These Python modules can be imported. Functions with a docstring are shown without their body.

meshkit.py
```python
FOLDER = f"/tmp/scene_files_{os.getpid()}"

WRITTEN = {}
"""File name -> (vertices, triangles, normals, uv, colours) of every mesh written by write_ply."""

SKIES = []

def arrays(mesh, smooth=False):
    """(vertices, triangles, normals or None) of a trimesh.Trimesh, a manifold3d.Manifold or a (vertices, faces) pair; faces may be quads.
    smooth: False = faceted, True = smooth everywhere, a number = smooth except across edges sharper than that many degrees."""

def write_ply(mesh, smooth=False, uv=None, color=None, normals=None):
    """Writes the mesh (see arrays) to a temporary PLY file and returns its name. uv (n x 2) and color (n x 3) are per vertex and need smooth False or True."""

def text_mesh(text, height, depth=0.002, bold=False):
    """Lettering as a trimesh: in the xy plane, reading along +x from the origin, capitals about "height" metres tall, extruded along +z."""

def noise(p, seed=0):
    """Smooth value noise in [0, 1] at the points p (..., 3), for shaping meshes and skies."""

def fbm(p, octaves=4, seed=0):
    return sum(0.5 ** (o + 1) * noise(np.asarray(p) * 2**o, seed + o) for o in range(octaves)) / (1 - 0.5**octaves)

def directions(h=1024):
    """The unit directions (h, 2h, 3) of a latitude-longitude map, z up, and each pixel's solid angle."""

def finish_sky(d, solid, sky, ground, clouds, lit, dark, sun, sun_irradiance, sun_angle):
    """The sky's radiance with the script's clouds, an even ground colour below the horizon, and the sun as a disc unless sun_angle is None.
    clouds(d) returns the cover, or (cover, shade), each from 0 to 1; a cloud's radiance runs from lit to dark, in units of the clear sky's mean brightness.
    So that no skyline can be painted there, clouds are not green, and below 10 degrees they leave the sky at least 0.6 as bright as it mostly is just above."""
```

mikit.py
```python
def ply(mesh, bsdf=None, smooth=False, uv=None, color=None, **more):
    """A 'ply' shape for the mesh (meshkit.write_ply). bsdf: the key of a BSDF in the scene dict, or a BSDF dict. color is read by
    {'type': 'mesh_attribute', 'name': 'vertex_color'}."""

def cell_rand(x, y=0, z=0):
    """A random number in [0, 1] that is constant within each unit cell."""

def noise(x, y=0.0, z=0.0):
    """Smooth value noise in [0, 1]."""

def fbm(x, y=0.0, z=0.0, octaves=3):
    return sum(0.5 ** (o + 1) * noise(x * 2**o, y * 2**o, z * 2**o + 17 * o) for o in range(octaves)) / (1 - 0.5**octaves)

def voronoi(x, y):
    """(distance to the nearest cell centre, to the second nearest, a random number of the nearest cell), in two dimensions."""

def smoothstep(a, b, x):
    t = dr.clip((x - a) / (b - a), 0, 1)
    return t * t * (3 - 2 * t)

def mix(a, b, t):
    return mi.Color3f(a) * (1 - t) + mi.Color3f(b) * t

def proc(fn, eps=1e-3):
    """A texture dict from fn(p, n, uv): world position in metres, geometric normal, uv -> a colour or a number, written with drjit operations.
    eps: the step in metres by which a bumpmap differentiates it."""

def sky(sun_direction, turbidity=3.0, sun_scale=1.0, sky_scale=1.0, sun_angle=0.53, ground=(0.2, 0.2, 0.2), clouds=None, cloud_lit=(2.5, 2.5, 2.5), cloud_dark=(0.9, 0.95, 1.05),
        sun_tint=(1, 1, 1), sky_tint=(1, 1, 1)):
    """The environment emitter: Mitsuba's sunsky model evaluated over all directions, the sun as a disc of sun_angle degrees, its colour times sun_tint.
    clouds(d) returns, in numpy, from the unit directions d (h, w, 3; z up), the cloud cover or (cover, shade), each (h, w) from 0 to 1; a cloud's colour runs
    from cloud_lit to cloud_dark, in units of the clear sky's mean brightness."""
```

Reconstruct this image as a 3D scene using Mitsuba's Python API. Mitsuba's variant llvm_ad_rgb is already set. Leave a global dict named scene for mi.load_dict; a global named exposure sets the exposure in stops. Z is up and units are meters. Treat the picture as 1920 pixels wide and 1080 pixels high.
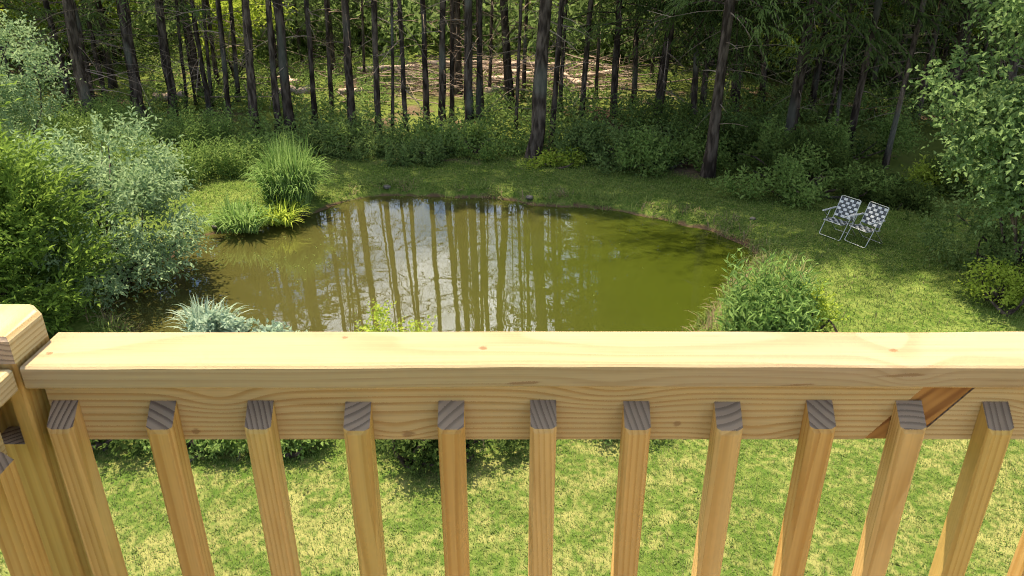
import math, numpy as np, trimesh, shapely, drjit as dr, mitsuba as mi, mikit, meshkit
from mikit import noise, fbm, smoothstep, mix, cell_rand
T = mi.ScalarTransform4f

# ------------------------------------------------------------------ camera, light, exposure
scene, labels = {}, {}
S = 1.5   # the garden is laid out in units of S metres, as seen from a deck 4.2 S above the lawn
CAM_H, PITCH = 4.2 * S, math.radians(25.4)
scene['camera'] = {'type': 'perspective', 'fov': 67.0, 'fov_axis': 'x', 'near_clip': 0.05, 'far_clip': 2000.0,
                   'to_world': T().look_at(origin=[0, 0, CAM_H], target=[0, math.cos(PITCH), CAM_H - math.sin(PITCH)], up=[0, 0, 1])}
SUN_E, SUN_A = math.radians(67), math.radians(41)
SUN = [-math.sin(SUN_A) * math.cos(SUN_E), math.cos(SUN_A) * math.cos(SUN_E), math.sin(SUN_E)]


def clouds(d):
    q = d / np.maximum(d[..., 2:3] + 0.25, 0.05)
    c = meshkit.fbm(q * [1.5, 1.5, 0.0] + [10.73, 1.7, 0.0], 5, seed=4)
    f = meshkit.fbm(q * [4.0, 4.0, 0.0] + [0.0, 5.0, 0.0], 4, seed=9)
    return np.clip((c - 0.50) / 0.16, 0, 1) * 0.95, np.clip((f - 0.4) / 0.4, 0, 1) * 0.35


scene['sky'] = mikit.sky(SUN, turbidity=3, clouds=clouds, sun_scale=1.1, sky_scale=0.72, sun_tint=(1.0, 1.0, 0.97), cloud_lit=(6.0, 6.0, 6.0), cloud_dark=(1.3, 1.35, 1.4))
exposure = 2.85

# ------------------------------------------------------------------ materials
PAL = [  # two ends of the leaf colour range of each kind (a thin leaf's colour: what it reflects and what it lets through together)
    ((0.040, 0.066, 0.024), (0.120, 0.175, 0.050)),   # 0 spruce
    ((0.065, 0.095, 0.035), (0.150, 0.200, 0.065)),   # 1 pine
    ((0.165, 0.265, 0.110), (0.390, 0.500, 0.275)),   # 2 silver shrub
    ((0.070, 0.135, 0.032), (0.250, 0.360, 0.060)),   # 3 yellow green cypress
    ((0.105, 0.190, 0.055), (0.270, 0.370, 0.145)),   # 4 broadleaf tree
    ((0.110, 0.180, 0.050), (0.240, 0.320, 0.110)),   # 5 mid green shrub
    ((0.052, 0.088, 0.022), (0.140, 0.195, 0.050)),   # 6 dark shrub
    ((0.140, 0.240, 0.055), (0.290, 0.385, 0.115)),   # 7 forb
    ((0.130, 0.240, 0.050), (0.280, 0.400, 0.130)),   # 8 grass clump
    ((0.142, 0.214, 0.048), (0.290, 0.352, 0.112)),   # 9 lawn
    ((0.250, 0.240, 0.100), (0.400, 0.370, 0.185)),   # 10 straw
    ((0.240, 0.350, 0.240), (0.480, 0.580, 0.440)),   # 11 glaucous pond plants
    ((0.280, 0.380, 0.040), (0.460, 0.540, 0.100)),   # 12 lime green leaves
    ((0.220, 0.180, 0.100), (0.380, 0.310, 0.190)),   # 13 dry leaves
]


def leaf_colour(p, n, uv):
    k = dr.floor(uv.y)
    a, b = mi.Color3f(0), mi.Color3f(0)
    for i, (ca, cb) in enumerate(PAL):
        on = dr.abs(k - i) < 0.5
        a, b = dr.select(on, mi.Color3f(ca), a), dr.select(on, mi.Color3f(cb), b)
    return a * (1 - uv.x) + b * uv.x


scene['leaf_matte'] = {'type': 'principledthin', 'base_color': mikit.proc(leaf_colour), 'roughness': 0.55, 'diff_trans': 1.0, 'eta': 1.4}
scene['leaf_gloss'] = {'type': 'principledthin', 'base_color': mikit.proc(leaf_colour), 'roughness': 0.33, 'diff_trans': 0.8, 'eta': 1.5}


def bark_colour(p, n, uv):
    f = fbm(p.x * 14, p.y * 14, p.z * 3, 3)
    g = noise(p.x * 3, p.y * 3, p.z * 0.9)
    c = mix((0.033, 0.025, 0.020), (0.125, 0.098, 0.078), smoothstep(0.3, 0.75, f))
    c = mix(c, (0.13, 0.135, 0.11), smoothstep(0.62, 0.85, g) * 0.6)
    return c * (0.75 + 0.5 * uv.x)


scene['bark'] = {'type': 'twosided', 'bsdf': {'type': 'diffuse', 'reflectance': mikit.proc(bark_colour)}}
scene['deadwood'] = {'type': 'twosided', 'bsdf': {'type': 'diffuse', 'reflectance': mikit.proc(
    lambda p, n, uv: mix((0.16, 0.12, 0.09), (0.42, 0.33, 0.26), noise(p.x * 5, p.y * 5, p.z * 5)) * (0.4 + 0.8 * uv.x))}}

MARKS = [(0.605, CAM_H - 0.637, 0.05, 0.0035), (0.02, CAM_H - 0.651, 0.035, 0.003), (0.45, CAM_H - 0.655, 0.03, 0.002), (-0.52, CAM_H - 0.76, 0.010, 0.007), (0.27, CAM_H - 0.745, 0.008, 0.006), (-0.17, CAM_H - 0.765, 0.014, 0.008)]
KNOTS = [(-0.0465, 1.080, 0.008), (0.610, 1.075, 0.0075), (-0.735, 1.065, 0.006), (-0.275, 1.115, 0.005)]


SWIRLS = [(-0.19, CAM_H - 0.765, 0.06), (0.16, CAM_H - 0.68, 0.09), (-0.47, CAM_H - 0.70, 0.07), (0.40, CAM_H - 0.775, 0.07), (0.62, CAM_H - 0.64, 0.05), (0.86, CAM_H - 0.72, 0.06)]


def wood_colour(p, n, uv):
    """Solid pine: growth rings in three dimensions; uv.x tells the boards apart, uv.y is the direction of the grain (0 x, 1 y, 2 z)."""
    s, ax = uv.x, dr.floor(uv.y + 0.5)
    isx, isy = ax < 0.5, dr.abs(ax - 1) < 0.5
    a = dr.select(isx, p.x, dr.select(isy, p.y, p.z))
    b = dr.select(isx, p.y, p.x)
    c = dr.select(isx, p.z, dr.select(isy, p.z, p.y))
    na = dr.select(isx, dr.abs(n.x), dr.select(isy, dr.abs(n.y), dr.abs(n.z)))
    r1, r2, r3 = cell_rand(s * 977, 1), cell_rand(s * 977, 2), cell_rand(s * 977, 3)
    th = dr.select(ax > 1.5, r1 * 3.1416, 1.25 + 0.5 * r1)
    warp = noise(a * 1.6 + s * 91, b * 9, c * 9) * dr.select(ax > 1.5, 0.020, 0.030) + noise(a * 5.0 + s * 57, b * 25, c * 25) * 0.004
    cur = (b * dr.sin(th) - c * dr.cos(th) + 0.02 * r3)
    q = b * dr.cos(th) + c * dr.sin(th) + warp + dr.sin(cur * 30) * 0.006
    for x, z, w in SWIRLS:
        q = q + dr.select(isx, 0.020 * dr.exp(-dr.square((p.x - x) / w) - dr.square((p.z - z) / (0.45 * w))), 0)
    t = q / (0.0078 + 0.0035 * r2 + dr.select(ax > 1.5, 0, 0.0006))
    t = t + 0.3 * noise(t * 0.7, s * 31)
    t = t - dr.floor(t)
    late = smoothstep(0.35, 0.86, t) * (1 - smoothstep(0.90, 1.0, t))
    fib = noise(a * 9, b * 420, c * 420)
    blot = fbm(a * 3 + s * 40, b * 12, c * 12, 2)
    amount = dr.select(ax > 1.5, 0.55, dr.select(s < 0.2, 0.40, 0.75))
    early, lt = mix((0.43, 0.345, 0.195), (0.39, 0.285, 0.13), r2), mix((0.30, 0.205, 0.080), (0.28, 0.165, 0.048), r2)
    cap = s < 0.2
    early, lt = dr.select(cap & isx, mi.Color3f(0.335, 0.248, 0.150), early), dr.select(cap & isx, mi.Color3f(0.235, 0.155, 0.072), lt)
    col = mix(early, lt, late * amount) * (0.86 + 0.16 * fib + 0.16 * (blot - 0.5))
    col = mix(col, col * mi.Color3f(0.92, 1.0, 0.86), smoothstep(0.5, 0.75, fbm(a * 1.3 + s * 71, b * 5, c * 5, 2)))
    col = mix(col, col * mi.Color3f(0.80, 0.72, 0.62), smoothstep(0.60, 0.85, fbm(a * 4.5 + s * 13, b * 45, c * 45, 3)) * 0.8)
    up = ax > 1.5
    col = dr.select(up, col * mi.Color3f(1.10, 0.92, 0.64), col)
    end = mix((0.25, 0.195, 0.14), (0.095, 0.070, 0.052), late * (0.6 + 0.4 * r3)) * (0.75 + 0.4 * blot) * (0.85 + 0.35 * r1)
    k = mi.Float(0)
    for x, y, rr in KNOTS:
        d = dr.sqrt(dr.square((p.x - x) * 0.8) + dr.square(p.y - y)) + 0.003 * (noise(p.x * 300, p.y * 300) - 0.5)
        k = dr.maximum(k, dr.select(isx & (n.z > 0.5), 1 - smoothstep(rr * 0.35, rr, d), 0))
    for x, z, rx, rz in MARKS:
        d = dr.sqrt(dr.square((p.x - x) / rx) + dr.square((p.z - z - 0.05 * (p.x - x)) / rz)) + 0.5 * (noise(p.x * 90, p.z * 300) - 0.5)
        k = dr.maximum(k, dr.select(isx & (n.y < -0.5), 1 - smoothstep(0.4, 1.0, d), 0) * 0.8)
    col = mix(col, (0.16, 0.09, 0.04), k * 0.9)
    return mix(col, end, smoothstep(0.45, 0.6, na))


scene['wood'] = {'type': 'principled', 'base_color': mikit.proc(wood_colour), 'roughness': 0.68, 'specular': 0.25}
scene['splice_wood'] = {'type': 'principled', 'roughness': 0.7, 'specular': 0.25, 'base_color': mikit.proc(
    lambda p, n, uv: mix((0.30, 0.155, 0.045), (0.15, 0.062, 0.015), smoothstep(0.35, 0.75, noise((p.x - p.z * 1.05) * 85, (p.x + p.z) * 5))))}


def lawn_edge(x):
    return 14.6 - 3.6 * smoothstep(0.5, 8.5, x) + 0.35 * noise(x * 0.9, 3.0)


def ground_colour(p, n, uv):
    p = p / S
    n1, n2 = fbm(p.x * 0.9, p.y * 0.9, 0.0, 4), fbm(p.x * 4.5, p.y * 4.5, 5.0, 4)
    n3 = noise(p.x * 26, p.y * 26)
    near = 1 - smoothstep(6.0, 7.6, p.y)
    dry = smoothstep(0.36, 0.68, n1 * 0.2 + n2 * 0.5 + n3 * 0.3) * (0.15 + 0.4 * near)
    lawn = mix((0.050, 0.092, 0.016), (0.105, 0.150, 0.030), n3)
    lawn = mix(lawn, (0.24, 0.205, 0.085), dry)
    lawn = lawn * (0.75 + 0.5 * n2)
    floor = mix((0.070, 0.048, 0.030), (0.150, 0.110, 0.075), n2)
    clear = smoothstep(19.5, 21.0, p.y) * (1 - smoothstep(23.0, 24.5, p.y)) * smoothstep(-5.5, -2.5, p.x) * (1 - smoothstep(2.5, 4.5, p.x))
    floor = mix(floor, (0.19, 0.155, 0.105), clear * smoothstep(0.50, 0.68, n2))
    floor = mix(floor, (0.100, 0.135, 0.028), dr.maximum(smoothstep(0.26, 0.42, n1), smoothstep(23.5, 26.0, p.y)) * 0.9 * (1 - 0.35 * clear))
    e = smoothstep(-0.5, 0.5, p.y - lawn_edge(p.x) + (n2 - 0.5) * 1.5)
    side = smoothstep(-0.4, 0.6, dr.abs(p.x + 1.0) - 8.6 + (n2 - 0.5))
    c = mix(lawn, floor, dr.maximum(e, side * smoothstep(9.0, 10.0, p.y)))
    mud = mix((0.075, 0.050, 0.030), (0.150, 0.105, 0.065), n2)
    return mix(mud, c, smoothstep(-0.145, -0.10, p.z + 0.10 * (n2 - 0.5)))


scene['soil'] = {'type': 'twosided', 'bsdf': {'type': 'diffuse', 'reflectance': mikit.proc(ground_colour)}}


def water_colour(p, n, uv):
    p = p / S
    g = smoothstep(-2.0, 2.6, p.x + 1.2 * (fbm(p.x * 0.5, p.y * 0.5, 2.0, 2) - 0.5))
    c = mix((0.050, 0.048, 0.0130), (0.036, 0.048, 0.0045), g)
    return c * (0.93 + 0.14 * fbm(p.x * 1.5, p.y * 1.5, 1.0, 3))


def ripple(p, n, uv):
    p = p / S
    return fbm(p.x * 3.5, p.y * 7.0, 0.0, 2) * 0.9 + noise(p.x * 1.2, p.y * 2.0, 4.0)


scene['pond_water'] = {'type': 'bumpmap', 'arbitrary': mikit.proc(ripple, eps=0.01), 'scale': 0.0009,
                       'bsdf': {'type': 'plastic', 'diffuse_reflectance': mikit.proc(water_colour), 'int_ior': 1.85, 'nonlinear': False}}
scene['aluminium'] = {'type': 'twosided', 'bsdf': {'type': 'roughconductor', 'material': 'Al', 'alpha': 0.28, 'specular_reflectance': {'type': 'rgb', 'value': [0.5, 0.52, 0.48]}}}
scene['white_strap'] = {'type': 'twosided', 'bsdf': {'type': 'roughplastic', 'alpha': 0.3, 'diffuse_reflectance': {'type': 'rgb', 'value': [0.58, 0.60, 0.60]}}}
scene['dark_strap'] = {'type': 'twosided', 'bsdf': {'type': 'roughplastic', 'alpha': 0.3, 'diffuse_reflectance': {'type': 'rgb', 'value': [0.040, 0.048, 0.060]}}}
scene['stone'] = {'type': 'diffuse', 'reflectance': mikit.proc(lambda p, n, uv: mix((0.06, 0.055, 0.045), (0.20, 0.185, 0.16), fbm(p.x * 9, p.y * 9, p.z * 9, 3)))}


# ------------------------------------------------------------------ mesh helpers
def unit(v):
    return v / np.maximum(np.linalg.norm(v, axis=-1, keepdims=True), 1e-9)


class MB:
    def __init__(self):
        self.v, self.f, self.uv, self.n = [], [], [], 0

    def add(self, v, f, uv=None):
        self.v.append(np.asarray(v, float)); self.f.append(np.asarray(f, int) + self.n)
        self.uv.append(np.zeros((len(v), 2)) + 0.5 if uv is None else np.asarray(uv, float))
        self.n += len(v)
        return self

    def join(self, other):
        for v, f, uv in other:
            self.add(v, f, uv)
        return self

    def arrays(self):
        return np.vstack(self.v), np.vstack(self.f), np.vstack(self.uv)

    def ply(self, bsdf, smooth=False):
        v, f, uv = self.arrays()
        return mikit.ply((v, f), bsdf, smooth=smooth, uv=uv)


def put(key, shape, to_world=None, s=None):
    """An entry of the scene, enlarged from garden units to metres (the railing and deck are in metres: s=1)."""
    m = T().scale(S if s is None else s)
    scene[key] = {**shape, 'to_world': m if to_world is None else m @ to_world}
    return key


def numbered(name):
    taken = set(labels) | {k.split('__')[0] for k in scene}
    if name not in taken:
        return name
    i = 1
    while f'{name}_{i:03d}' in taken:
        i += 1
    return f'{name}_{i:03d}'


def thing(name, label, cat, group=None, kind=None):
    key = numbered(name)
    labels[key] = {'label': label, 'category': cat}
    if group: labels[key]['group'] = group
    if kind: labels[key]['kind'] = kind
    return key


def tube(points, radii, sides=6, u=0.5):
    p = np.asarray(points, float)
    t = unit(np.gradient(p, axis=0))
    ref = np.array([0.31, 0.17, 0.93]) if abs(np.mean(t[:, 2])) < 0.8 else np.array([0.9, 0.3, 0.1])
    a = unit(np.cross(t, ref)); b = np.cross(t, a)
    ang = np.arange(sides) * 2 * np.pi / sides
    v = p[:, None] + np.broadcast_to(radii, (len(p),))[:, None, None] * (np.cos(ang)[None, :, None] * a[:, None] + np.sin(ang)[None, :, None] * b[:, None])
    i, j = np.meshgrid(np.arange(len(p) - 1), np.arange(sides), indexing='ij')
    q = np.stack([i * sides + j, i * sides + (j + 1) % sides, (i + 1) * sides + (j + 1) % sides, (i + 1) * sides + j], -1).reshape(-1, 4)
    f = np.vstack([q[:, [0, 1, 2]], q[:, [0, 2, 3]]])
    m = len(p) * sides
    v = np.vstack([v.reshape(-1, 3), p[0], p[-1]])
    j = np.arange(sides)
    f = np.vstack([f, np.stack([np.full(sides, m), (j + 1) % sides, j], 1), np.stack([np.full(sides, m + 1), m - sides + j, m - sides + (j + 1) % sides], 1)])
    return v, f, np.tile([[u, 0.5]], (len(v), 1))


def leafset(P, D, S, W, k, rng, fold=0.25, flat=0.5, u=None):
    """Folded leaves: at P along D, S long and W wide, of colour kind k."""
    n = len(P)
    D = unit(D)
    up = np.array([0, 0, 1.0]) * flat + rng.normal(size=(n, 3)) * 0.45
    side = unit(np.cross(D, up)); nrm = np.cross(side, D)
    S, W = np.broadcast_to(S, (n,))[:, None], np.broadcast_to(W, (n,))[:, None]
    base, tip = P, P + D * S - nrm * S * 0.12
    mid = P + D * S * 0.45 + nrm * W * fold
    V = np.stack([base, mid + side * W / 2, tip, mid - side * W / 2], 1).reshape(-1, 3)
    o = np.arange(n)[:, None] * 4
    F = np.stack([o + [0, 2, 1], o + [0, 3, 2]], 1).reshape(-1, 3)
    u = rng.random(n) if u is None else u
    uv = np.stack([np.repeat(np.clip(u, 0, 1), 4), np.full(4 * n, k + 0.5)], 1)
    return V, F, uv


def shoots(B, D, L, m, ll, lw, k, rng, ang=0.9, sag=0.1, bend=-0.15, jit=0.25, planar=False, flat=0.5, ubias=None):
    """m leaves along each of the shoots that start at B, run along D and are L long."""
    n = len(B); D = unit(np.asarray(D, float)); L = np.broadcast_to(L, (n,))
    t = np.linspace(0.12, 1, m)
    P = B[:, None] + D[:, None] * (L[:, None] * t)[..., None]
    P[..., 2] += bend * L[:, None] * t ** 2
    a = unit(np.cross(D, np.array([0, 0, 1.0]) + rng.normal(size=(n, 3)) * 0.1)); b = np.cross(D, a)
    if planar:
        phi = np.where(np.arange(m) % 2, 0.0, np.pi)[None] + rng.normal(size=(n, m)) * 0.45
    else:
        phi = 2.4 * np.arange(m)[None] + rng.random((n, 1)) * 6.28
    side = np.cos(phi)[..., None] * a[:, None] + np.sin(phi)[..., None] * b[:, None]
    d = D[:, None] * math.cos(ang) + side * math.sin(ang) + rng.normal(size=(n, m, 3)) * jit
    d[..., 2] -= sag
    s = ll * (0.65 + 0.6 * rng.random((n, m))) * (1.08 - 0.4 * t)[None]
    u = np.repeat(rng.random((n, 1)), m, 1) * 0.5 + rng.random((n, m)) * 0.5
    if ubias is not None: u = u * 0.6 + 0.4 * t[None]
    return leafset(P.reshape(-1, 3), d.reshape(-1, 3), s.ravel(), (s * lw / ll).ravel(), k, rng, flat=flat, u=u.ravel())


def in_blobs(blobs, n, rng, shell=0.55):
    """n points in a union of ellipsoids, most of them near the surface, and the outward direction there."""
    bl = np.asarray(blobs, float)
    w = (bl[:, 3] * bl[:, 4] * bl[:, 5]) ** 0.67
    i = rng.choice(len(bl), n, p=w / w.sum())
    d = unit(rng.normal(size=(n, 3)))
    r = 1 - (1 - shell) * rng.random(n) ** 1.6 - 0.12 * rng.random(n)
    return bl[i, :3] + d * r[:, None] * bl[i, 3:6], unit(d / bl[i, 3:6])


def shrub(blobs, n, m, L, ll, lw, k, seed, up=0.4, clump=0.42, cscale=2.6, stems=9, **more):
    """(foliage, stems) of a shrub whose crown fills the blobs, with gaps where a noise is low."""
    rng = np.random.default_rng(seed)
    P, out = in_blobs(blobs, n * 2, rng)
    keep = (meshkit.fbm(P * cscale, 2, seed) > clump) & (P[:, 2] > 0.03)
    P, out = P[keep][:n], out[keep][:n]
    D = unit(out * 0.7 + [0, 0, up] + rng.normal(size=P.shape) * 0.4)
    Ls = L * (0.6 + 0.8 * rng.random(len(P)))
    fol = MB().add(*shoots(P - D * Ls[:, None] * 0.5, D, Ls, m, ll, lw, k, rng, **more))
    st = MB()
    bl = np.asarray(blobs, float)
    for i in range(stems):
        b = bl[i % len(bl)]
        end = b[:3] + b[3:6] * rng.uniform(-0.6, 0.6, 3)
        s = np.array([rng.normal() * 0.08 + bl[:, 0].mean() * 0.7, rng.normal() * 0.08 + bl[:, 1].mean() * 0.7, -0.03])
        t = np.linspace(0, 1, 6)[:, None]
        mid = s * (1 - t) + end * t + np.sin(t * np.pi) * rng.normal(size=3) * 0.1
        st.add(*tube(mid, np.linspace(0.025, 0.006, 6), 5, rng.random()))
    return fol, st


def grass_clump(n, h, spread, width, k, seed, droop=0.5, base=0.12, kdry=None):
    """Arching blades that spring from one foot."""
    rng = np.random.default_rng(seed)
    az = rng.random(n) * 2 * np.pi
    out = np.stack([np.cos(az), np.sin(az), np.zeros(n)], 1)
    r0 = base * np.sqrt(rng.random(n)); hh = h * (0.55 + 0.5 * rng.random(n)); sp = spread * rng.random(n) ** 0.7
    B = np.stack([np.cos(az + rng.normal(size=n)) * r0, np.sin(az + rng.normal(size=n)) * r0, np.full(n, -0.02)], 1)
    ts = np.array([0, 0.3, 0.6, 0.82, 1.0]); wd = np.array([0.8, 1.0, 0.85, 0.5, 0.0])
    side = np.stack([-np.sin(az), np.cos(az), np.zeros(n)], 1) + rng.normal(size=(n, 3)) * 0.35
    side = unit(side)
    rows = []
    for t, w in zip(ts, wd):
        c = B + out * (sp * t ** 1.6)[:, None]
        c[:, 2] += hh * (t - droop * t ** 3 * (sp / max(spread, 1e-6)))
        rows += [c - side * width * w / 2, c + side * width * w / 2]
    V = np.stack(rows, 1).reshape(-1, 3); m = len(rows)
    o = np.arange(n)[:, None] * m
    F = np.concatenate([np.stack([o + 2 * i + [0, 1, 3], o + 2 * i + [0, 3, 2]], 1) for i in range(len(ts) - 1)], 1).reshape(-1, 3)
    kk = np.full(n, k) if kdry is None else np.where(rng.random(n) < 0.15, kdry, k)
    uv = np.stack([np.repeat(rng.random(n), m), np.repeat(kk + 0.5, m)], 1)
    return MB().add(V, F, uv)


def chamfered(x0, x1, y0, y1, z0, z1, c, seed, axis):
    """A box with its edges cut by c, as one convex piece; seed and axis go into the uv that the wood texture reads."""
    pts = []
    for sx, sy, sz in np.ndindex(2, 2, 2):
        X, Y, Z = (x0, x1)[sx], (y0, y1)[sy], (z0, z1)[sz]
        dx, dy, dz = c * (1 - 2 * sx), c * (1 - 2 * sy), c * (1 - 2 * sz)
        pts += [(X + dx, Y + dy, Z), (X + dx, Y, Z + dz), (X, Y + dy, Z + dz)]
    return wood_ply(trimesh.convex.convex_hull(np.array(pts)), seed, axis)


def wood_ply(mesh, seed, axis, bsdf='wood'):
    v = np.array(mesh.vertices)
    return mikit.ply(mesh, bsdf, smooth=False, uv=np.tile([[seed, axis]], (len(v), 1)))


# ------------------------------------------------------------------ ground and pond
POND = np.array([(-4.85, 10.3), (-4.95, 10.8), (-4.66, 11.07), (-4.23, 11.25), (-3.74, 11.58), (-3.39, 11.9), (-3.13, 12.29), (-2.86, 12.73), (-2.43, 12.93), (-1.87, 12.96), (-1.2, 12.78), (-0.56, 12.78),
                 (0.0, 12.62), (0.36, 12.34), (0.9, 12.4), (1.51, 12.24), (1.92, 11.98), (2.41, 11.72), (2.85, 11.41), (3.19, 11.07), (3.45, 10.68), (3.5, 10.27), (3.24, 9.76), (2.79, 9.0), (2.38, 8.26),
                 (2.05, 7.75), (1.36, 7.34), (0.5, 7.1), (-0.33, 7.05), (-1.43, 7.05), (-2.45, 7.1), (-3.33, 7.3), (-4.1, 7.7), (-4.73, 8.13), (-5.2, 8.84), (-5.1, 9.67)])


def round_closed(p, times=2):
    for _ in range(times):
        q = np.roll(p, -1, 0)
        p = np.stack([p * 0.75 + q * 0.25, p * 0.25 + q * 0.75], 1).reshape(-1, 2)
    return p


WATER_Z = -0.15
pond_poly = shapely.Polygon(round_closed(POND))


def shore_distance(x, y):
    pts = shapely.points(np.asarray(x, float), np.asarray(y, float))
    return shapely.distance(pts, pond_poly.exterior) * np.where(shapely.contains(pond_poly, pts), -1, 1)


def ground_z(x, y):
    x, y = np.asarray(x, float), np.asarray(y, float)
    p = np.stack([x, y, 0 * x], -1)
    s = shore_distance(x, y) + 0.22 * (meshkit.fbm(p * 2.2, 3, 5) - 0.5)
    t = np.clip((0.32 - s) / 0.9, 0, 1)
    z = -0.5 * t * t * (3 - 2 * t)
    z = z + 0.07 * (meshkit.fbm(p * 0.5, 3, 2) - 0.5) + 0.03 * (meshkit.fbm(p * 3.0, 2, 3) - 0.5)
    return z + np.clip((y - 16) / 40, 0, 3) * 0.5 * (meshkit.fbm(p * 0.09, 3, 8) - 0.35)


xs = np.concatenate([np.linspace(-600, -60, 10)[:-1], np.linspace(-60, -12, 40)[:-1], np.arange(-12, 12, 0.12), np.linspace(12, 60, 40), np.linspace(60, 600, 10)[1:]])
ys = np.concatenate([np.linspace(-200, 2, 12)[:-1], np.arange(2, 18, 0.12), np.linspace(18, 60, 70), np.linspace(60, 900, 16)[1:]])
gx, gy = np.meshgrid(xs, ys, indexing='ij')
gz = ground_z(gx.ravel(), gy.ravel())
nx, ny = len(xs), len(ys)
ii, jj = np.meshgrid(np.arange(nx - 1), np.arange(ny - 1), indexing='ij')
quads = np.stack([ii * ny + jj, (ii + 1) * ny + jj, (ii + 1) * ny + jj + 1, ii * ny + jj + 1], -1).reshape(-1, 4)
put('ground', mikit.ply((np.stack([gx.ravel(), gy.ravel(), gz], 1), quads), 'soil', smooth=True))
labels['ground'] = {'label': 'mown lawn and forest floor around the pond', 'category': 'ground', 'kind': 'structure'}

wx, wy = np.meshgrid(np.arange(-5.9, 4.3, 0.3), np.arange(6.3, 13.9, 0.3), indexing='ij')
wtri = []
big = pond_poly.buffer(0.4)
wp = shapely.contains(big, shapely.points(wx, wy))
nwx, nwy = wx.shape
for i in range(nwx - 1):
    for j in range(nwy - 1):
        if wp[i, j] or wp[i + 1, j] or wp[i, j + 1] or wp[i + 1, j + 1]:
            wtri.append((i * nwy + j, (i + 1) * nwy + j, (i + 1) * nwy + j + 1, i * nwy + j + 1))
put('pond_surface', mikit.ply((np.stack([wx.ravel(), wy.ravel(), np.full(wx.size, WATER_Z)], 1), np.array(wtri)), 'pond_water', smooth=True, uv=np.stack([wx.ravel(), wy.ravel()], 1)))
labels['pond_surface'] = {'label': 'still olive green pond water reflecting sky and trunks', 'category': 'pond', 'kind': 'structure'}

# ------------------------------------------------------------------ deck railing (camera stands on the deck)
C = CAM_H
rail = thing('deck_railing', 'new yellow pine deck railing with square balusters, in front of the pond', 'railing')
z_cap = C - 0.62


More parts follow.
